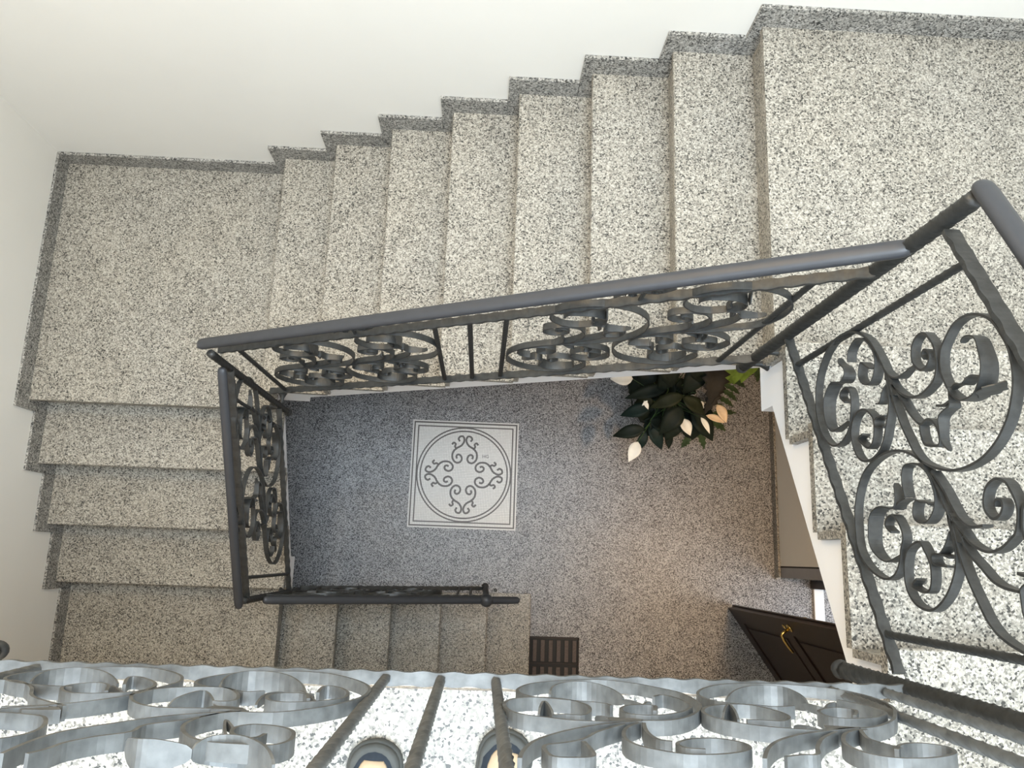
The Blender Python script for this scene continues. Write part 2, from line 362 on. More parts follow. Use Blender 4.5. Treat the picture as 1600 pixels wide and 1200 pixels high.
# --- upper floor under the photographer
V, F = extrude_poly([(x, y, 23 * R - TH) for x, y in [(XL, -0.257), (0.84, -0.257), (0.84, -0.455), (XR, -0.455), (XR, -3.05), (XL, -3.05)]], (0, 0, TH))
uf = obj('floor_upper', V, F, GR, kind='structure')
V, F = extrude_poly([(x, y, 23 * R - 0.105) for x, y in [(XL, -0.246), (0.83, -0.246), (0.83, -0.516), (XR, -0.516), (XR, -3.05), (XL, -3.05)]], (0, 0, 0.105 - TH))
obj('slab_body', V, F, PW, uf)

# --- skirting
bs = obj('baseboard_back', *boxg(XL + .012, -1.1274 - .0015, 1.930, YB, 10 * R, 10 * R + 0.10), GS, kind='structure')
for k in range(11, 19):
    x0 = -1.1274 + 0.292 * (k - 11); x1 = x0 + 0.2905 if k < 18 else XR
    box('skirting_tile', x0, x1, 1.930, YB, (k - 1) * R, k * R + 0.10, GS, bs)
bl = obj('baseboard_left', *boxg(XL, XL + .012, 0.6264 + .0015, YB, 9 * R, 10 * R + 0.10), GS, kind='structure')
for k in range(9, 5, -1):
    y1 = 0.6264 - 0.2883 * (9 - k); y0 = y1 - 0.2868 if k > 6 else YF
    box('skirting_tile', XL, XL + .012, y0, y1, (k - 1) * R, k * R + 0.10, GS, bl)
box('baseboard_right', XR - .012, XR, 0.70, YB - .016, 18 * R, 18 * R + .10, GS, kind='structure')
box('baseboard_front', XL + .012, -1.088, YF, YF + .012, 6 * R, 6 * R + .10, GS, kind='structure')

# ================================================================ mosaic inlay
mx, my, ms = -0.5119, 0.940, 0.7519; mcx, mcy = mx + ms / 2, my - ms / 2
mo = thing('floor_mosaic', (mcx, mcy, 0), 'square pale mosaic inlay with dark scrolls inside a circle on the hall floor', 'mosaic')
box('tesserae_field', mx, mx + ms, my - ms, my, 0.0, 0.0020, MOS, mo)
def sqring(a0, a1):
    P = []
    for s in (1, -1):
        P.append(boxg(mcx - a1, mcx + a1, mcy + s * (a0 + a1) / 2 - (a1 - a0) / 2, mcy + s * (a0 + a1) / 2 + (a1 - a0) / 2, 0.0021, 0.0028))
        P.append(boxg(mcx + s * (a0 + a1) / 2 - (a1 - a0) / 2, mcx + s * (a0 + a1) / 2 + (a1 - a0) / 2, mcy - a0, mcy + a0, 0.0021, 0.0028))
    return join(P)
h = ms / 2
obj('border_line', *sqring(h * .948, h * .974), TILE_D, mo); obj('border_line', *sqring(h * .878, h * .902), TILE_D, mo)
def ring(r0, r1, n=72):
    V = []; F = []
    for z in (0.0021, 0.0029):
        for r in (r0, r1): V += [(mcx + r * cos(2 * pi * k / n), mcy + r * sin(2 * pi * k / n), z) for k in range(n)]
    for k in range(n):
        j = (k + 1) % n
        F += [[2 * n + k, 3 * n + k, 3 * n + j, 2 * n + j], [k, 2 * n + k, 2 * n + j, j], [n + k, n + j, 3 * n + j, 3 * n + k], [k, j, n + j, n + k]]
    return V, F
obj('circle_line', *ring(h * .862, h * .888), TILE_D, mo); obj('circle_line', *ring(h * .800, h * .826), TILE_D, mo)
def flat_ribbon(pts, w, n=3):
    P = smooth_curve([(x, y, 0) for x, y in pts], n); m = len(P); fr = []
    for i in range(m):
        t = (P[min(i + 1, m - 1)] - P[max(i - 1, 0)]).normalized(); fr.append((Vector((-t.y, t.x, 0)), Vector((0, 0, 1))))
    return sweep(P, fr, lambda i, u: [(-w / 2, 0.0021), (w / 2, 0.0021), (w / 2, 0.0030), (-w / 2, 0.0030)])
# one scroll traced in units of the half side; mirrored and turned four times
SC = [(-.115, -.27), (-.055, -.30), (-.05, -.37), (-.12, -.40), (-.20, -.36), (-.22, -.27), (-.19, -.18), (-.12, -.10)]
MS = [(-.13, .46), (-.10, .54), (-.03, .56), (.0, .49), (-.02, .41), (-.10, .37), (-.155, .33)]
s1 = [(-.100, .620), (-.128, .662), (-.105, .705), (-.050, .715), (-.020, .665), (-.028, .600), (-.075, .535), (-.150, .490), (-.210, .430), (-.232, .350), (-.215, .270), (-.155, .215), (-.085, .225), (-.052, .285), (-.075, .350), (-.125, .368), (-.155, .335), (-.142, .290)]
s2 = [(-.165, .480), (-.190, .520), (-.178, .565), (-.215, .590), (-.248, .555)]
for q in range(4):
    for m_ in (1, -1):
        for s_ in (s1, s2):
            T = []
            for x, y in s_:
                x *= m_; a = q * pi / 2; T.append((mcx + h * (x * cos(a) - y * sin(a)), mcy + h * (x * sin(a) + y * cos(a))))
            obj('scroll', *flat_ribbon(T, 0.0135), TILE_D, mo)

# ================================================================ floor grate
g0, g1, gt, gb = 0.348, 0.694, -0.508, -1.02
gr = thing('floor_grate', ((g0 + g1) / 2, (gt + gb) / 2, 0), 'dark brown floor grate with paired slats at the foot of the lowest step', 'grate')
box('pan', g0, g1, gb, gt, 0.0, 0.003, BLACK, gr)
F4 = [boxg(g0, g1, gt - .014, gt, .003, .014), boxg(g0, g1, gb, gb + .014, .003, .014), boxg(g0, g0 + .012, gb, gt, .003, .014), boxg(g1 - .008, g1, gb, gt, .003, .014)]
for r_ in range(1, 3): F4.append(boxg(g0, g1, gt - .172 * r_ - .005, gt - .172 * r_ + .005, .003, .013))
obj('frame', *join(F4), GRATE, gr)
for r_ in range(3):
    for c_ in range(6):
        cx = g0 + .047 + c_ * .0535
        y1 = gt - .022 - .172 * r_; box('slat', cx - .013, cx + .013, max(y1 - .138, gb + .02), y1, .003, .012, GRATE2, gr, bev=.001)

# ================================================================ entrance door, frame and threshold
A = Vector((1.717, -0.283, 0.008)); dv = Vector((0.328, -0.481, 0)).normalized(); nv = Vector((dv.y, -dv.x, 0)) * -1     # nv points away from the viewer's side
DW, DH, DT = 0.86, 2.08, 0.045
def dpt(u, n, z): return A + dv * u + nv * n + Vector((0, 0, z))
def dbox(name, u0, u1, n0, n1, z0, z1, mat, parent):
    V, F = boxg(u0, u1, n0, n1, z0, z1); return obj(name, [dpt(v.x, v.y, v.z) for v in V], F, mat, parent)
dr = bpy.data.objects.new('door_1', None); COL.objects.link(dr); dr.location = dpt(DW, 0, 0); dr['kind'] = 'structure'
dbox('leaf_core', 0.008, DW - .002, 0.010, DT - .010, 0.004, DH - .004, DARKW, dr)
for side in (0, 1):
    n0, n1 = (0.0, 0.010) if side == 0 else (DT - .010, DT)
    dbox('stile', 0, .11, n0, n1, 0, DH, DARKW, dr); dbox('stile', DW - .11, DW, n0, n1, 0, DH, DARKW, dr)
    for z0, z1 in ((0, .12), (.86, .98), (DH - .12, DH)): dbox('rail', .11, DW - .11, n0, n1, z0, z1, DARKW, dr)
    for z0, z1 in ((.16, .82), (1.02, DH - .16)): dbox('panel', .15, DW - .15, n0 + (.002 if side == 0 else 0), n1 - (0 if side == 0 else .002), z0, z1, DARKW2, dr)
for side in (-1, 1):
    n0 = 0 if side < 0 else DT
    
    V, F = join([lathe(dpt(.055, n0, 1.02), nv * side, [(0, .024), (.006, .024), (.009, .016), (.010, .010)], 16),
                 tube([dpt(.055, n0 + side * .008, 1.02), dpt(.055, n0 + side * .05, 1.02), dpt(.062, n0 + side * .062, 1.02), dpt(.09, n0 + side * .066, 1.017), dpt(.13, n0 + side * .064, 1.008), dpt(.175, n0 + side * .058, 1.0)], .0095, 10, .007),
                 lathe(dpt(.055, n0, .94), nv * side, [(0, .017), (.005, .017), (.006, .01)], 14)])
    obj('door_handle', V, F, BRASS, dr, smooth=True, label='brass lever handle')
df = obj('trim_entrance', *join([boxg(2.30, 2.42, -0.135, -0.082, 0.001, 2.12), boxg(2.30, 2.42, -1.02, -0.97, 0.001, 2.12), boxg(2.30, 2.42, -0.97, -0.135, 2.10, 2.16)]), DARKW, kind='structure')
th = thing('door_threshold', (2.35, -.55, 0), 'white marble threshold on the floor behind the dark open door', 'threshold')
box('sill', 2.315, 2.385, -0.968, -0.137, 0.0, 0.022, MARB, th, bev=.004)

# ================================================================ railings
MOTIF={
 'arch':('r',[(5,-10),(-16,2),(-58,1),(-97,-7),(-123,-27),(-144,-60),(-152,-96),(-151,-150),(-133,-213),(-105,-267),(-76,-308),(-36,-345),(10,-374),(38,-381),(71,-382),(95,-370),(111,-345),(111,-309),(100,-272),(81,-237),(53,-209),(25,-186),(0,-174),(-18,-181),(-14,-212),(0,-225),(16,-212)]),
 'leaf_a':('l',[(-102,-174),(-87,-174),(-68,-156),(-50,-159),(-36,-189),(-44,-233),(-22,-282),(-1,-307),(30,-326),(56,-333),(75,-321),(70,-278),(62,-238)]),
 'curl_a':('l2',[(-77,-129),(-101,-109),(-119,-69),(-118,-39),(-98,-16),(-70,-9),(-44,-19),(-16,-46),(-2,-76),(-9,-101),(-28,-107),(-47,-93),(-60,-74),(-46,-59),(-36,-49)]),
 'oval':('r',[(0,-3),(32,-18),(67,-40),(97,-71),(132,-109),(155,-146),(167,-186),(168,-222),(156,-244),(126,-248),(92,-234),(65,-204),(51,-172),(50,-143),(62,-125),(81,-118),(109,-135),(129,-155),(141,-181),(132,-199),(113,-213),(106,-187)]),
 'link':('l2',[(82,-65),(80,-89),(84,-111),(99,-117),(106,-88)]),
 'hook':('l',[(12,-17),(27,-37),(44,-55),(50,-72),(45,-95)]),
 'ring':('r',[(1,4),(43,-10),(76,-18),(113,-22),(146,-20),(174,-17),(193,-7),(203,6),(213,27),(223,63),(225,98),(221,138),(211,180),(193,224),(172,261),(148,294),(117,326),(98,342),(78,355),(58,365),(35,373),(10,374),(-17,371),(-33,359),(-44,341),(-49,312),(-44,278),(-29,245),(-8,211),(15,191),(30,182),(43,177),(69,175)]),
 'leaf_b':('l',[(58,177),(75,175),(92,184),(103,200),(103,225),(99,246),(86,267),(68,288),(47,303),(23,311),(3,315),(-8,305),(-12,284),(-6,265)]),
 'twig':('l',[(73,178),(68,202),(73,222),(66,240),(63,254),(68,268)]),
 'blade':('b',[(105,233),(96,272),(91,316)]),
 'stalk':('l',[(69,173),(84,168),(105,159),(110,139),(120,113),(138,99),(166,83),(185,86)]),
 'barb':('r',[(96,162),(100,138),(96,119)]),
 'loop':('r',[(21,6),(60,17),(92,23),(122,42),(117,69),(121,83),(136,90),(156,86),(172,72),(170,46),(163,29),(144,31),(125,40)]),
 'spur':('l',[(-31,2),(-11,7),(6,22),(11,40),(6,68),(-2,99)]),
 'curl_b':('r',[(12,5),(29,11),(52,30),(63,54),(64,87),(56,120),(45,148),(23,173),(4,185),(-22,195),(-43,192),(-56,184),(-56,160),(-42,133),(-18,113),(2,111),(16,124),(12,147),(-2,166),(-16,170),(-22,161),(-14,148),(-4,150)]),
}
MOTIF_LOWER={
 'arch':('r',[(2,-4),(-12,2),(-28,1),(-51,4),(-75,2),(-100,-9),(-116,-13),(-132,-32),(-144,-60),(-150,-96),(-148,-141),(-138,-191),(-121,-241),(-96,-284),(-65,-322),(-29,-354),(28,-388),(64,-395),(97,-372),(116,-324),(107,-273),(82,-236),(53,-208),(30,-184),(5,-180),(-15,-191),(-11,-219),(5,-238),(19,-224)]),
 'leaf_a':('l',[(-83,-147),(-55,-152),(-30,-173),(-36,-222),(-25,-266),(1,-297),(42,-324),(68,-314),(80,-284),(67,-233)]),
 'sprig':('l2',[(-28,-177),(-41,-147),(-47,-116)]),
 'curl_a':('l2',[(-50,-116),(-83,-104),(-110,-80),(-115,-52),(-110,-25),(-93,-7),(-69,-5),(-42,-13),(-16,-37),(3,-73),(4,-100),(-7,-113),(-26,-102),(-40,-82),(-36,-69),(-34,-50),(-29,-43)]),
 'oval':('r',[(-6,2),(16,-8),(47,-18),(81,-37),(115,-74),(145,-119),(167,-169),(170,-203),(158,-235),(129,-243),(91,-223),(59,-190),(44,-153),(42,-131),(57,-125),(82,-123),(108,-136),(132,-160),(137,-186),(127,-217),(113,-193)]),
 'link':('l2',[(72,-49),(66,-70),(66,-101),(84,-107),(88,-66)]),
 'hook':('l',[(20,-17),(46,-40),(60,-65),(65,-87)]),
 'loop':('r',[(6,3),(26,9),(61,11),(88,30),(109,45),(120,68),(125,101)]),
 'spur':('r',[(-92,8),(-54,21),(-27,24),(1,30),(16,45),(19,66),(17,89)]),
 'curl_b':('r',[(6,7),(24,21),(44,29),(58,52),(62,75),(56,109),(40,147),(30,165),(5,188),(-15,199),(-38,201),(-53,197),(-59,177),(-49,148),(-31,126),(-9,113),(7,122),(3,143),(-12,163),(-24,165),(-23,152),(-13,142)]),
 'stem':('r',[(0,4),(20,1),(55,-7),(89,-13),(121,-15),(149,-8),(172,0),(192,7),(208,17),(220,30)]),
}
FRONT={
 'R1':((0.227,4.435),{'arch':('r',[(2,8),(-39,-1),(-75,-37),(-105,-97),(-116,-151),(-111,-230),(-83,-280),(-47,-324),(7,-351),(68,-332),(122,-294),(149,-249),(158,-198),(138,-155),(108,-143),(78,-131),(36,-117),(25,-98)]),
'leaf_a':('w',[(106,-212),(95,-245),(64,-270),(30,-270),(3,-236),(-10,-196)]),
'twig':('t',[(-10,-196),(-22,-152),(-40,-128)]),
'barb':('t',[(-26,-132),(-50,-179)]),
'curl_a':('r',[(-56,-186),(-73,-206),(-89,-185),(-98,-137),(-94,-106),(-69,-63),(-28,-33),(8,-37),(17,-65),(6,-96),(-16,-111),(-41,-108),(-32,-67)]),
'oval':('r',[(1,4),(44,18),(88,20),(130,4),(165,-17),(181,-56),(181,-100),(165,-134),(128,-151),(89,-141),(63,-102),(62,-59),(76,-20),(101,-21),(122,-10)]),
'leaf_o':('w',[(136,-43),(125,-78),(116,-32)]),
'hook':('t',[(55,-50),(43,-25),(22,-6)]),
'ring':('r',[(3,11),(46,30),(94,67),(131,108),(157,150),(171,197),(176,228)]),
'loop':('r',[(29,32),(71,83),(95,127),(119,149),(143,164),(146,189),(139,216),(118,219),(97,212),(93,189),(97,140)]),
'curl_b':('r',[(8,21),(29,52),(41,90),(43,128),(32,158),(5,182),(-23,191),(-63,181),(-93,157),(-96,125),(-71,105),(-36,112),(-14,138),(-19,159),(-40,163)]),
'spur':('r',[(2,21),(9,75),(5,117),(-10,128)]),
}),
 'R2':((0.516,4.449),{'arch':('r',[(-1,1),(-28,-10),(-72,-54),(-104,-104),(-138,-179),(-146,-269),(-120,-337),(-62,-369),(7,-377),(74,-355),(123,-305),(152,-240),(146,-185),(122,-162),(85,-151),(58,-143),(27,-155)]),
'leaf_a':('w',[(112,-219),(76,-274),(32,-303),(-11,-297),(-20,-246),(-17,-211)]),
'twig':('t',[(-15,-222),(-20,-178),(-37,-175)]),
'barb':('t',[(-33,-185),(-76,-237)]),
'curl_a':('r',[(-72,-225),(-88,-193),(-99,-152),(-96,-115),(-63,-79),(-17,-64),(7,-74),(7,-110),(-9,-134),(-37,-151),(-59,-133),(-37,-90)]),
'oval':('r',[(-3,-3),(57,20),(100,18),(147,0),(180,-38),(187,-82),(170,-123),(136,-149),(96,-150),(71,-108),(69,-66),(90,-32),(117,-33),(140,-34)]),
'leaf_o':('w',[(165,-62),(140,-113),(143,-60)]),
'hook':('t',[(72,-39),(62,-19),(45,-9)]),
'ring':('r',[(5,-2),(61,29),(108,59),(148,99),(174,141),(194,187)]),
'loop':('r',[(44,30),(79,71),(107,121),(123,159),(142,164),(166,175)]),
'curl_b':('r',[(9,14),(37,41),(61,90),(65,129),(54,155),(30,167),(-12,160),(-50,135),(-61,102),(-38,85),(-8,95),(13,123)]),
'spur':('r',[(4,14),(19,64),(14,91),(3,116)]),
}),
 'L1':((-0.308,4.434),{'arch':('r',[(-3,24),(-49,24),(-93,-10),(-127,-61),(-147,-127),(-141,-204),(-104,-277),(-40,-335),(42,-332),(100,-298),(127,-241),(126,-194),(100,-162),(68,-153),(31,-124),(4,-136)]),
'leaf_a':('w',[(86,-186),(91,-240),(68,-278),(14,-271),(-26,-222),(-51,-166)]),
'twig':('t',[(-35,-185),(-63,-133),(-82,-91)]),
'barb':('t',[(-55,-146),(-69,-141)]),
'hook':('t',[(-3,-66),(0,-130),(-17,-175)]),
'curl_a':('r',[(-75,-135),(-73,-192),(-93,-192),(-117,-149),(-119,-96),(-92,-68),(-52,-50),(-22,-63),(-11,-96),(-23,-120),(-58,-122),(-72,-83)]),
'oval':('r',[(-4,13),(39,9),(99,12),(137,-10),(165,-52),(175,-100),(146,-137),(104,-154),(68,-153),(37,-110),(23,-62),(32,-43),(50,-46)]),
'leaf_o':('w',[(105,-31),(89,-58),(74,-85),(46,-40)]),
'ring':('r',[(-16,17),(29,38),(77,69),(115,115),(147,161),(157,207),(156,266)]),
'loop':('r',[(4,19),(42,83),(76,119),(77,156),(102,182),(120,213),(124,241),(132,264)]),
'curl_b':('r',[(-7,23),(17,42),(33,82),(30,126),(6,171),(-23,193),(-59,200),(-93,200),(-106,173),(-99,131),(-79,108),(-48,99),(-30,114),(-32,143),(-50,168),(-67,166),(-71,146)]),
'spur':('t',[(-20,93),(0,59),(-12,103),(-30,151)]),
'leaf_b':('w',[(-10,206),(-25,190),(-57,193),(-91,224),(-110,260)]),
'leaf_c':('w',[(69,182),(42,218),(20,216),(-10,206)]),
}),
 'L2':((-0.532,4.466),{'arch':('r',[(66,3),(32,-8),(-12,-41),(-49,-100),(-64,-176),(-71,-237),(-42,-305),(22,-361),(90,-360),(152,-323),(189,-273),(189,-219),(154,-180),(104,-161),(55,-155)]),
'leaf_a':('w',[(150,-219),(149,-268),(110,-292),(64,-276),(21,-227)]),
'twig':('t',[(27,-211),(-22,-148)]),
'curl_a':('r',[(-5,-187),(18,-257),(-1,-260),(-44,-206),(-52,-146),(-21,-115),(31,-106),(64,-140),(65,-175),(40,-197),(17,-183),(-4,-131)]),
'oval':('r',[(-5,-13),(66,-70),(106,-139),(150,-189),(183,-197),(213,-177),(198,-124),(146,-69),(115,-80)]),
'ring':('r',[(14,-10),(58,17),(84,69),(91,137)]),
'curl_b':('r',[(68,93),(47,140),(5,179),(-26,176),(-44,148),(-42,109),(-17,59),(13,45),(45,40),(63,57),(46,99),(16,120)]),
}),
}

def unit_panel(parent, J, along, slope, sx, sz, normal, motif, mat=None):
    """one ornament: J=junction point, along=horizontal uphill unit vector"""
    J = Vector(J); al = Vector(along)
    mat = mat or IRON
    NAMES = {'arch': 'scroll', 'oval': 'scroll', 'ring': 'scroll', 'curl_b': 'scroll', 'curl_a': 'scroll', 'loop': 'loop', 'stem': 'scroll', 'leaf_a': 'leaf', 'leaf_b': 'leaf',
             'link': 'leaf', 'hook': 'leaf', 'spur': 'leaf', 'twig': 'twig', 'sprig': 'twig', 'stalk': 'twig', 'barb': 'twig', 'blade': 'leaf', 'leaf_o': 'leaf', 'leaf_c': 'leaf'}
    for n, (kd, pts) in motif.items():
        P = [J + al * (s * .001 * sx) + Vector((0, 0, t * .001 * sz + slope * s * .001 * sx)) for s, t in pts]
        if kd == 'r': V, F = ribbon(P, normal, 0.0195, 0.0050)
        elif kd == 'w': V, F = ribbon(P, normal, 0.026, 0.0034, leaf=True)
        elif kd == 't': V, F = ribbon(P, normal, 0.010, 0.0036, leaf=True)
        elif kd == 'l2': V, F = ribbon(P, normal, 0.0230, 0.0034)
        elif kd == 'l': V, F = ribbon(P, normal, 0.0190 if n in ('twig', 'stalk', 'spur', 'hook') else 0.026, 0.0032, leaf=True)
        else:
            # flat leaf plate with a lobed edge, lying across the panel plane
            nn = Vector(normal).normalized(); d = (P[-1] - P[0]); m = 10; th_ = Vector(normal).cross(d).normalized() * .0012
            A_ = [P[0] + d * (i / m) + nn * (0.022 * sin(pi * min(.97, max(.03, i / m))) * (1 + .18 * sin(i * 2.3))) for i in range(m + 1)]
            B_ = [P[0] + d * (i / m) - nn * (0.022 * sin(pi * min(.97, max(.03, i / m))) * (1 + .18 * cos(i * 2.0))) for i in range(m, -1, -1)]
            V, F = extrude_poly([p - th_ for p in A_ + B_], th_ * 2)
        obj(NAMES[n], V, F, mat, parent, smooth=False)
    # collar / sheaf tying the stems at the junction
    q = [J + al * (a * .001 * sx) + Vector((0, 0, b * .001 * sz + slope * a * .001 * sx)) for a, b in ((-10, 6), (-3, 10), (34, 14), (46, 2), (40, -18), (10, -12), (0, -8))]
    nn = Vector(normal).normalized(); V, F = extrude_poly([p - nn * .0085 for p in q], nn * .017); obj('sheaf', V, F, mat, parent)
UPPER = dict(MOTIF_LOWER)
for k_ in ('ring', 'leaf_b', 'twig', 'blade', 'stalk', 'barb'): UPPER[k_] = MOTIF[k_]
del UPPER['stem']
TRUNC = dict(MOTIF)

def post(parent, x, y, z0, z1, r=0.0175, lean=(0, 0), brackets=(), ball=0.021, name='post'):
    p = obj(name, *twisted((x, y, z0 + .02), (x + lean[0], y + lean[1], z1), r, 14), IRON, parent, smooth=True)
    V, F = lathe((x, y, z0), (0, 0, 1), [(-ball, .001), (-ball * .9, ball * .45), (-ball * .6, ball * .8), (0, ball), (ball * .6, ball * .82), (ball, ball * .6), (ball * 1.2, ball * .72), (ball * 1.6, ball * .72)], 14)
    b_ = obj('ball_finial', V, F, IRON, None, smooth=True); b_.parent = p
    for (dx, dy, dz, L) in brackets:
        V, F = lathe((x, y, z0 + dz), (dx, dy, 0), [(0.0, .0075), (L * .45, .0075), (L * .62, .009), (L * .85, .017), (L * .97, .0225), (L, .0225)], 14)
        c_ = obj('wall_bracket', V, F, IRON, None, smooth=True); c_.parent = p
    return p
def lerp(a, b, t): return Vector(a) + (Vector(b) - Vector(a)) * t
def rosettes(parent, c, along, normal):
    """small cast double rosette clamped between the handrail and the top rail"""
    c = Vector(c); al = Vector(along).normalized(); up = Vector(normal).cross(al).normalized()
    if up.z < 0: up = -up
    for s in (-1, 1):
        pts = [c + al * (s * (.034 + .017 * (1 - i / 22) * cos(i * .55))) + up * (.017 * (1 - i / 22) * sin(i * .55)) for i in range(20)]
        obj('rosette', *ribbon(pts, normal, .012, .0035), IRON, parent)
    pts = [c + al * u + up * v for u, v in ((-.085, -.006), (-.06, .006), (-.03, .012), (0, 0), (.03, -.012), (.06, -.006), (.085, .006))]
    obj('rosette', *ribbon(pts, normal, .010, .004), IRON, parent)

# --- railing of the back flight
def by(x): return 0.6795 - 0.0216 * x                 # plan line of the railing
rb = thing('stair_railing', (-0.05, 0.69, 2.0), 'dark wrought iron railing with scrolls slanting across the centre along the back flight', 'railing')
def on_b(x, z, dy=0): return Vector((x, by(x) + dy, z))
nB = (0.0216, 1, 0)
lowB = (on_b(-0.975, 2.033), on_b(0.868, 3.108)); upB = (on_b(-0.975, 2.755), on_b(0.868, 3.905)); hB = (on_b(-1.028, 2.820), on_b(0.872, 4.052))
def zat(seg, x): a, b = seg; return a.z + (b.z - a.z) * (x - a.x) / (b.x - a.x)
obj('bottom_rail', *wavy_bar(*lowB, nB, .026, .011), IRON, rb)
obj('top_rail', *wavy_bar(*upB, nB, .025, .011), IRON, rb)
obj('handrail', *handrail(*hB, nB, .86), RAILM, rb, smooth=True)
for x in (-0.897, -0.168, -0.059, 0.049, 0.763):
    obj('baluster', *twisted(on_b(x, zat(lowB, x)), on_b(x, zat(upB, x)), .0085, 18), IRON, rb, smooth=True)
for i, x in enumerate((-0.706, -0.392, 0.222, 0.551)):
    y = by(x); zj = {0: 2.585, 1: 2.765, 2: 3.155, 3: 3.36}[i]
    unit_panel(rb, (x, y, zj), (1, -0.0216, 0), 0.588, 1.0 if i < 2 else 1.04, 0.93 if i < 2 else 1.0, nB, MOTIF if i % 2 == 0 else UPPER)
for x in (-0.43, 0.39):
    rosettes(rb, on_b(x, (zat(upB, x) + zat(hB, x)) / 2 - .004), (1, -0.0216, .60), nB)
    obj('spacer', *lathe(on_b(x, zat(upB, x)), (0, 0, 1), [(0, .006), (.07, .006)], 8), IRON, rb)

post(rb, -0.98, 0.670, 1.66, 2.82, .015, brackets=((-1, 0.25, .06, .077), (0, 1, .14, .070)))
# --- railing of the right flight
rr = thing('stair_railing', (0.875, 0.25, 3.2), 'wrought iron railing with large open scrolls and leaves on the right flight', 'railing')
def on_r(y, z): return Vector((0.875, y, z))
nR = (1, 0, 0)
lowR = (on_r(0.656, 3.370), on_r(-0.205, 3.874)); upR = (on_r(0.640, 4.180), on_r(-0.205, 4.674)); hR = (on_r(0.690, 4.283), on_r(-0.215, 4.812))
def zr(seg, y): a, b = seg; return a.z + (b.z - a.z) * (y - a.y) / (b.y - a.y)
obj('bottom_rail', *wavy_bar(*lowR, nR, .024, .010), IRON, rr)
obj('top_rail', *wavy_bar(*upR, nR, .030, .011), IRON, rr)
obj('handrail', *handrail(*hR, nR, .95), RAILM, rr, smooth=True)
for y in (0.562, -0.131): obj('baluster', *twisted(on_r(y, zr(lowR, y)), on_r(y, zr(upR, y)), .0085, 18), IRON, rr, smooth=True)
unit_panel(rr, (0.875, 0.411, 3.925), (0, -1, 0), 0.585, 1, 1, nR, MOTIF)
unit_panel(rr, (0.875, 0.100, 4.111), (0, -1, 0), 0.585, 1, 1, nR, UPPER)
post(rr, 0.87, 0.665, 2.965, 4.275, .0185, brackets=((1, 0, .055, .07), (1, 0.05, .20, .07)))
# --- railing of the left flight
rl = thing('stair_railing', (-0.98, 0.23, 1.5), 'narrow looking black iron railing with scrolls beside the left flight', 'railing')
def on_l(y, z): return Vector((-0.98, y, z))
lowL = (on_l(0.655, 1.842), on_l(-0.215, 1.289)); upL = (on_l(0.672, 2.594), on_l(-0.215, 2.052)); hL = (on_l(0.650, 2.690), on_l(-0.240, 2.155))
obj('bottom_rail', *wavy_bar(*lowL, nR, .024, .010), IRON, rl)
obj('top_rail', *wavy_bar(*upL, nR, .028, .011), IRON, rl)
obj('handrail', *handrail(*hL, nR, .76), RAILM, rl, smooth=True)
for y in (0.570, -0.118): obj('baluster', *twisted(on_l(y, zr(lowL, y)), on_l(y, zr(upL, y)), .0075, 18), IRON, rl, smooth=True)
unit_panel(rl, (-0.98, 0.101, 1.891), (0, 1, 0), 0.635, 1.08, .93, nR, MOTIF)
unit_panel(rl, (-0.98, 0.444, 2.115), (0, 1, 0), 0.635, 1.08, .93, nR, UPPER)
rosettes(rl, on_l(0.10, zr(upL, .10) + .055), (0, 1, .61), nR)
obj('spacer', *lathe(on_l(.10, zr(upL, .10)), (0, 0, 1), [(0, .006), (.09, .006)], 8), IRON, rl)
post(rl, -0.98, -0.212, 1.10, 2.10, .015, brackets=((-1, 0, .10, .07),))
# --- railing of the lowest flight
r0 = thing('stair_railing', (-0.45, -0.21, 0.6), 'lowest dark iron railing seen edge on, ending in a ball topped newel', 'railing')
def on_0(x, z): return Vector((x, -0.219, z))
lw = (Vector((-0.965, -.195, 1.10)), Vector((0.040, -.188, 0.51))); uw = (Vector((-0.965, -.212, 1.80)), Vector((0.042, -.212, 1.165)))
h0 = (on_0(-0.955, 1.885), on_0(0.222, 1.185))
obj('bottom_rail', *wavy_bar(*lw, (0, 1, 0), .024, .010), IRON, r0)
obj('top_rail', *wavy_bar(*uw, (0, 1, 0), .028, .011), IRON, r0)
obj('handrail', *handrail(*h0, (0, 1, 0), .82), RAILM, r0, smooth=True)
for x in (-0.87, -.115, -.045):
    t_ = (x - lw[0].x) / (lw[1].x - lw[0].x); obj('baluster', *twisted(lerp(*lw, t_), lerp(*uw, t_), .0075, 18), IRON, r0, smooth=True)
for x in (-0.68, -0.36):
    t_ = (x - lw[0].x) / (lw[1].x - lw[0].x); a_ = lerp(*lw, t_)
    unit_panel(r0, (x, -.202, a_.z + .38), (-1, 0, 0), 0.588, 1.0, .85, (0, 1, 0), MOTIF)
pn = post(r0, 0.043, -0.183, 0.30, 1.16, .0165, (0.002, -.032), ball=.023, name='newel_post')
b_ = obj('ball_finial', *lathe((0.044, -0.219, 1.305), (0, 0, 1), [(-.075, .012), (-.045, .016), (-.034, .012)] + [(h_, r_) for h_, r_ in ball_prof(.034, 10)[2:]], 20), RAILM, None, smooth=True); b_.parent = pn
obj('foot_bolt', *lathe((0.105, -.195, .52), (0, 0, 1), [(0, .011), (.012, .011), (.018, .006)], 10), IRON, r0)
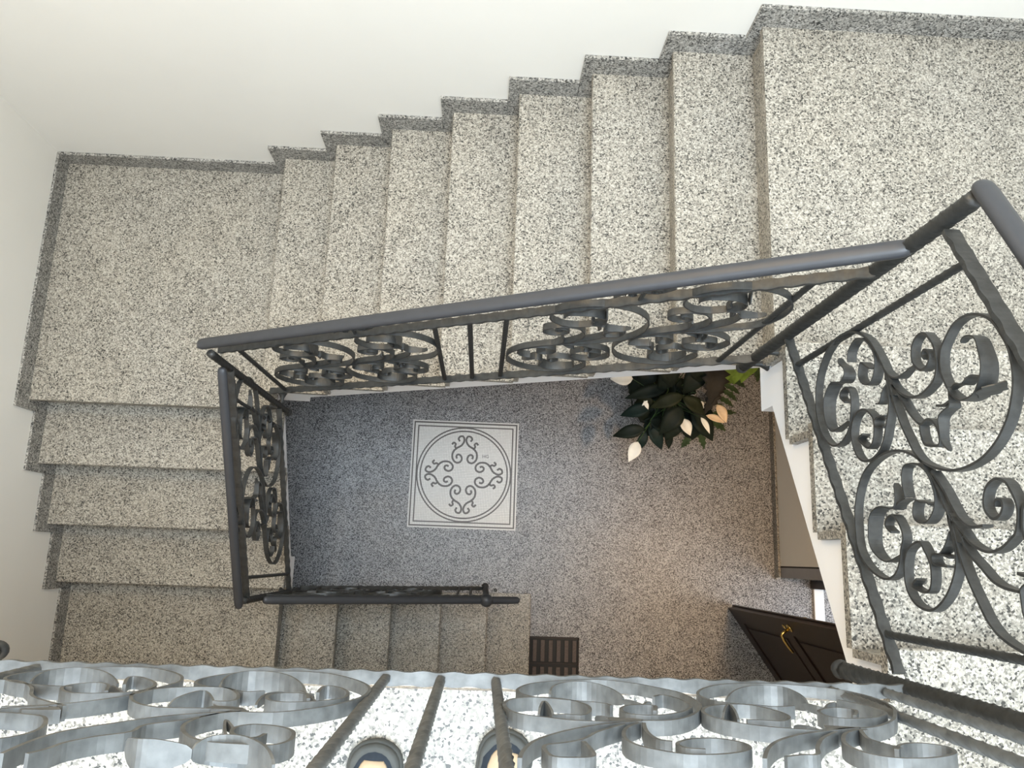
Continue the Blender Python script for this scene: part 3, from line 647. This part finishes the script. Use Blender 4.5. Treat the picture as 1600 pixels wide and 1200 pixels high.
# --- railing in front of the photographer
rf = thing('balcony_railing', (-0.1, -0.215, 3.91), 'pale lit level iron railing with scrolls in the foreground along the bottom edge', 'railing')
def on_f(x, z): return Vector((x, -0.215, z))
nF = (0, 1, 0)
lowF = (on_f(-0.985, 4.085), on_f(0.835, 4.052)); upF = (on_f(-0.985, 4.87), on_f(0.80, 4.85)); hF = (on_f(-1.02, 4.99), on_f(0.84, 4.97))
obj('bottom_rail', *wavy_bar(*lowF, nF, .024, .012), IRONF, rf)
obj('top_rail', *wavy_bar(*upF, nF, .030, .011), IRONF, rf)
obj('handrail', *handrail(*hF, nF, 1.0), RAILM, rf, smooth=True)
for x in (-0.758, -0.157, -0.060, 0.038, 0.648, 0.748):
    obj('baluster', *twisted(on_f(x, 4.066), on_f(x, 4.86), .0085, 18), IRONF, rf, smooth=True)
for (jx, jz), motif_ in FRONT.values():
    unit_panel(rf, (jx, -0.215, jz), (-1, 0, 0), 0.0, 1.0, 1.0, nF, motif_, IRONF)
post(rf, 0.797, -0.212, 3.775, 4.95, .0185, (0.012, 0), brackets=((0, -1, .10, .035),))
post(rf, -0.985, -0.222, 3.81, 4.95, .0185, brackets=((0, -1, .09, .03),))

# ================================================================ plant in the hall
def unproj(u, v, z):
    d = rot3(0.2162, -0.0400, 0.0340) @ Vector(((u - 800) / 1231.78, -(v - 600) / 1231.78, -1)); t = (z - 5.5588) / d.z
    return Vector((d.x * t, d.y * t, z))
pc = Vector((1.24, 1.12, 0))
pl = thing('potted_plant', pc, 'leafy potted plant with white blooms standing on the hall floor beside the back flight', 'plant')
obj('pot', *lathe(pc, (0, 0, 1), [(0.001, .12), (.02, .125), (.22, .165), (.25, .172), (.26, .172), (.262, .158), (.235, .155)], 28), POT, pl, smooth=True)
obj('soil', *lathe(pc + Vector((0, 0, .225)), (0, 0, 1), [(0, .154), (.008, .12), (.014, .05), (.015, .001)], 20), SOIL, pl)
def leaf(name, b, t, wpx, mat, droop=.04, fold=.18, seg=9, lobes=0, curl=0.0):
    b = Vector(b); t = Vector(t); d = t - b; L = d.length; side = d.cross(Vector((0, 0, 1)))
    side = side.normalized() if side.length > 1e-6 else Vector((1, 0, 0)); up = side.cross(d).normalized()
    if up.z < 0: up = -up
    V = []; F = []; cols = [-1, -.5, 0, .5, 1]
    for layer in (0, 1):
        for i in range(seg + 1):
            u = i / seg; w = wpx * (sin(pi * u ** .8) ** .95 * (1 - .18 * u) * .54 + .003)
            if lobes and 0.1 < u < .97: w *= 1 - .38 * (i % 2)
            c = b + d * u + up * (L * .12 * sin(pi * u) - droop * u * u)
            for s in cols:
                V.append(c + side * (s * w) + up * (abs(s) * w * fold + curl * w * s * s) - up * (layer * .0012))
    m = len(cols); o = (seg + 1) * m
    for i in range(seg):
        for k in range(m - 1):
            a = i * m + k; F.append([a, a + 1, a + m + 1, a + m]); F.append([o + a, o + a + m, o + a + m + 1, o + a + 1])
    for i in range(seg):
        for k in (0, m - 1):
            a = i * m + k; F.append([a, a + m, o + a + m, o + a])
    for k in range(m - 1):
        F.append([k, k + 1, o + k + 1, o + k]); a = seg * m + k; F.append([a, a + 1, o + a + 1, o + a])
    return V, F
LV = [((1008, 670), (956, 681), 24, 0, .55), ((1068, 618), (1014, 637), 25, 1, .80), ((1014, 666), (1037, 704), 23, 2, .50), ((1010, 674), (994, 707), 17, 2, .48),
      ((1042, 670), (1047, 704), 15, 0, .46), ((1066, 636), (1030, 680), 34, 0, .70), ((1080, 640), (1117, 690), 34, 0, .60), ((1066, 620), (1104, 648), 26, 1, .72),
      ((1018, 636), (968, 649), 24, 2, .58), ((1044, 606), (975, 622), 24, 0, .66), ((1056, 572), (1028, 612), 34, 0, .74), ((1098, 572), (1068, 616), 38, 0, .76),
      ((1120, 560), (1110, 634), 52, 4, .82), ((1020, 570), (1000, 610), 34, 0, .60), ((1000, 566), (986, 620), 34, 0, .50), ((1060, 650), (1040, 690), 30, 0, .55),
      ((1090, 650), (1082, 690), 26, 0, .50), ((1126, 590), (1100, 650), 30, 4, .70), ((1040, 560), (1052, 606), 40, 0, .80), ((1086, 560), (1098, 600), 40, 0, .84),
      ((1030, 620), (1000, 660), 34, 0, .50), ((1050, 630), (1020, 660), 36, 0, .45), ((1080, 620), (1070, 670), 40, 0, .42), ((1100, 630), (1095, 680), 34, 0, .40), ((1060, 590), (1010, 600), 40, 0, .40)]
BR = [((1138, 562), (1134, 598), 24, 3, .80), ((1154, 560), (1148, 602), 20, 3, .74), ((1166, 562), (1160, 600), 18, 3, .70), ((1176, 560), (1172, 590), 16, 3, .66), ((1146, 580), (1140, 603), 16, 3, .60), ((1180, 560), (1186, 598), 22, 5, .5), ((1186, 566), (1200, 596), 20, 5, .45)]
FE = [((1128, 600), (1160, 616), 12, 5, .45), ((1126, 608), (1156, 628), 12, 5, .42), ((1120, 620), (1150, 636), 12, 5, .40), ((1110, 646), (1155, 644), 12, 5, .40), ((1106, 656), (1138, 674), 16, 5, .42), ((1090, 672), (1103, 704), 15, 5, .35),
      ((1078, 680), (1064, 702), 15, 5, .35), ((1120, 630), (1136, 648), 12, 5, .38), ((1140, 594), (1170, 606), 11, 5, .45)]
rnd = random.Random(5)
for k in range(60):
    a = rnd.uniform(0, 2 * pi); r1 = rnd.uniform(18, 44); r0_ = rnd.uniform(0, 14); cx_, cy_ = 1042 + rnd.uniform(-44, 50), 634 + rnd.uniform(-28, 22)
    LV.append(((cx_ + r0_ * cos(a), cy_ + r0_ * sin(a)), (cx_ + r1 * cos(a), cy_ + r1 * sin(a) * .9), rnd.uniform(22, 36), rnd.choice((0, 0, 0, 2, 1)), rnd.uniform(.34, .56)))
for (b, t, wp, mi, z) in LV + BR + FE:
    B = unproj(*b, z); T = unproj(*t, z - .06); W = wp * .92 * (5.56 - z) / 1232
    W *= 1.35 if mi == 3 else 1
    obj('leaf', *leaf('leaf', B, T, W, None, lobes=1 if mi in (4, 5) else 0, seg=13 if mi == 4 else 9, droop=.03), LEAF[mi], pl, smooth=(mi != 5))
    if wp > 22:
        s0 = pc + Vector((random.uniform(-.05, .05), random.uniform(-.05, .05), .23)); mid = (s0 + B) / 2 + Vector((0, 0, .10))
        obj('stem', *tube(smooth_curve([s0, mid, B], 4), .0045, 6, .003), STEM, pl)
FL = [((989, 592), (953, 592), 25, 0, .66), ((997, 690), (982, 722), 20, 0, .52), ((1064, 654), (1079, 681), 18, 0, .60), ((1120, 632), (1135, 661), 16, 1, .62), ((1103, 649), (1133, 661), 11, 1, .58), ((1095, 652), (1109, 678), 9, 0, .72),
      ((1006, 626), (1013, 640), 7, 0, .85), ((1090, 628), (1100, 638), 11, 0, .6), ((1078, 618), (1086, 624), 8, 0, .6), ((1012, 626), (1003, 634), 5, 0, .86)]
for (b, t, wp, mi, z) in FL:
    B = unproj(*b, z + .06); T = unproj(*t, z + .04); W = wp * (5.5 - z) / 1232
    obj('flower', *leaf('flower', B, T, W, None, fold=.35, droop=.0), (FLW, FLC)[mi], pl, smooth=True, label='white bloom' if mi == 0 else 'cream bloom')
    s0 = pc + Vector((random.uniform(-.05, .05), random.uniform(-.05, .05), .23))
    if wp > 8: obj('stem', *tube(smooth_curve([s0, (s0 + B) / 2 + Vector((0, 0, .04)), B - Vector((0, 0, .006))], 4), .003, 6, .002), STEM, pl)

# ================================================================ the photographer's shoes
def shoe(cx, ty, ang, label):
    t = thing('shoe', (cx, ty - .14, 3.91), label, 'shoe', 'shoes of the photographer at the bottom edge')
    ca, sa = cos(ang), sin(ang)
    def out(s, k, inset):   # outline, s from 0 (toe) to 1 (heel)
        L = .285
        w = (.053 * (1 - (1 - min(1, s / .17)) ** 2.2) ** .5 if s < .17 else .053 - .014 * min(1, (s - .17) / .35) if s < .52 else .039 - .002 * (s - .52)) if s < .9 else .038 * (max(0, 1 - ((s - .9) / .1) ** 2)) ** .5
        w = max(w * (1 - inset / .055), .001)
        x = k * w; y = -(s * L * (1 - 2 * inset / L) + inset)
        return cx + x * ca - y * sa, ty + x * sa + y * ca
    ss = [0, .01, .03, .06, .10, .17, .28, .40, .52, .66, .8, .9, .96, .99, 1]
    def shell(name, levels, mat, closed_top=True, par=t, s0=0, s1=1):
        V = []; F = []; q = [s for s in ss if s0 <= s <= s1]; ring_ = [(s, 1) for s in q] + [(s, -1) for s in q[::-1]]; m = len(ring_)
        for z, ins in levels: V += [(*out(s, k, ins(s) if callable(ins) else ins), 3.91 + (z(s) if callable(z) else z)) for s, k in ring_]
        n = len(levels)
        for i in range(n - 1):
            for k in range(m): F.append([i * m + k, i * m + (k + 1) % m, (i + 1) * m + (k + 1) % m, (i + 1) * m + k])
        F.append(list(range(m - 1, -1, -1))); b0 = (n - 1) * m
        nq = len(q)
        for i in range(nq - 1): F.append([b0 + i, b0 + i + 1, b0 + m - 2 - i, b0 + m - 1 - i])
        return obj(name, V, F, mat, par, smooth=True)
    shell('sole', [(.001, .004), (.006, 0), (.024, -.001), (.029, .002), (.030, .006)], RUB)
    hz = lambda s: .052 + .045 * min(1, max(0, (s - .12) / .5))
    shell('upper', [(.030, .006), (.042, .008), (lambda s: hz(s) - .008, .014), (lambda s: hz(s), .024), (lambda s: hz(s) + .003, .040)], NAVY)
    shell('toe_band', [(.029, .004), (.034, .0035), (.044, .006), (.046, .011)], RUB)
    shell('vamp', [(lambda s: hz(s) - .004, .022), (lambda s: hz(s) + .004, .025), (lambda s: hz(s) + .007, .034), (lambda s: hz(s) + .008, .042)], TAN, s0=.03, s1=.8)
    V, F = [], []
    pts = [out(s, 0, 0) for s in (.33, .42, .5, .56)]
    P = [Vector((x, y, 3.91 + hz(s) + .011)) for (x, y), s in zip(pts, (.33, .42, .5, .56))]
    obj('lace', *ribbon([P[0] + Vector((-.012, -.004, 0)), P[0], P[1], P[1] + Vector((.014, 0, 0)), P[2]], (0.2, 0, 1), .012, .003), NAVY, t)
    return t
shoe(-0.180, -0.347, -0.04, 'left shoe of the photographer, toe between two slanting balusters at the bottom')
shoe(0.078, -0.325, -0.28, 'right shoe of the photographer, toe crossed by a baluster at the bottom')
# small keyed monogram in the mosaic
cu = bpy.data.curves.new('monogram', 'FONT'); cu.body = 'HG'; cu.size = .032; cu.extrude = .0003; cu.materials.append(TILE_D)
tmp = bpy.data.objects.new('tmp', cu); COL.objects.link(tmp); bpy.context.view_layer.update(); mgm = bpy.data.meshes.new_from_object(tmp.evaluated_get(bpy.context.evaluated_depsgraph_get())); bpy.data.objects.remove(tmp)
mg = bpy.data.objects.new('monogram', mgm); COL.objects.link(mg); mg.location = (-0.012, 0.685, 0.0026); mg.parent = mo; mg.matrix_parent_inverse = Matrix.Translation(-mo.location)
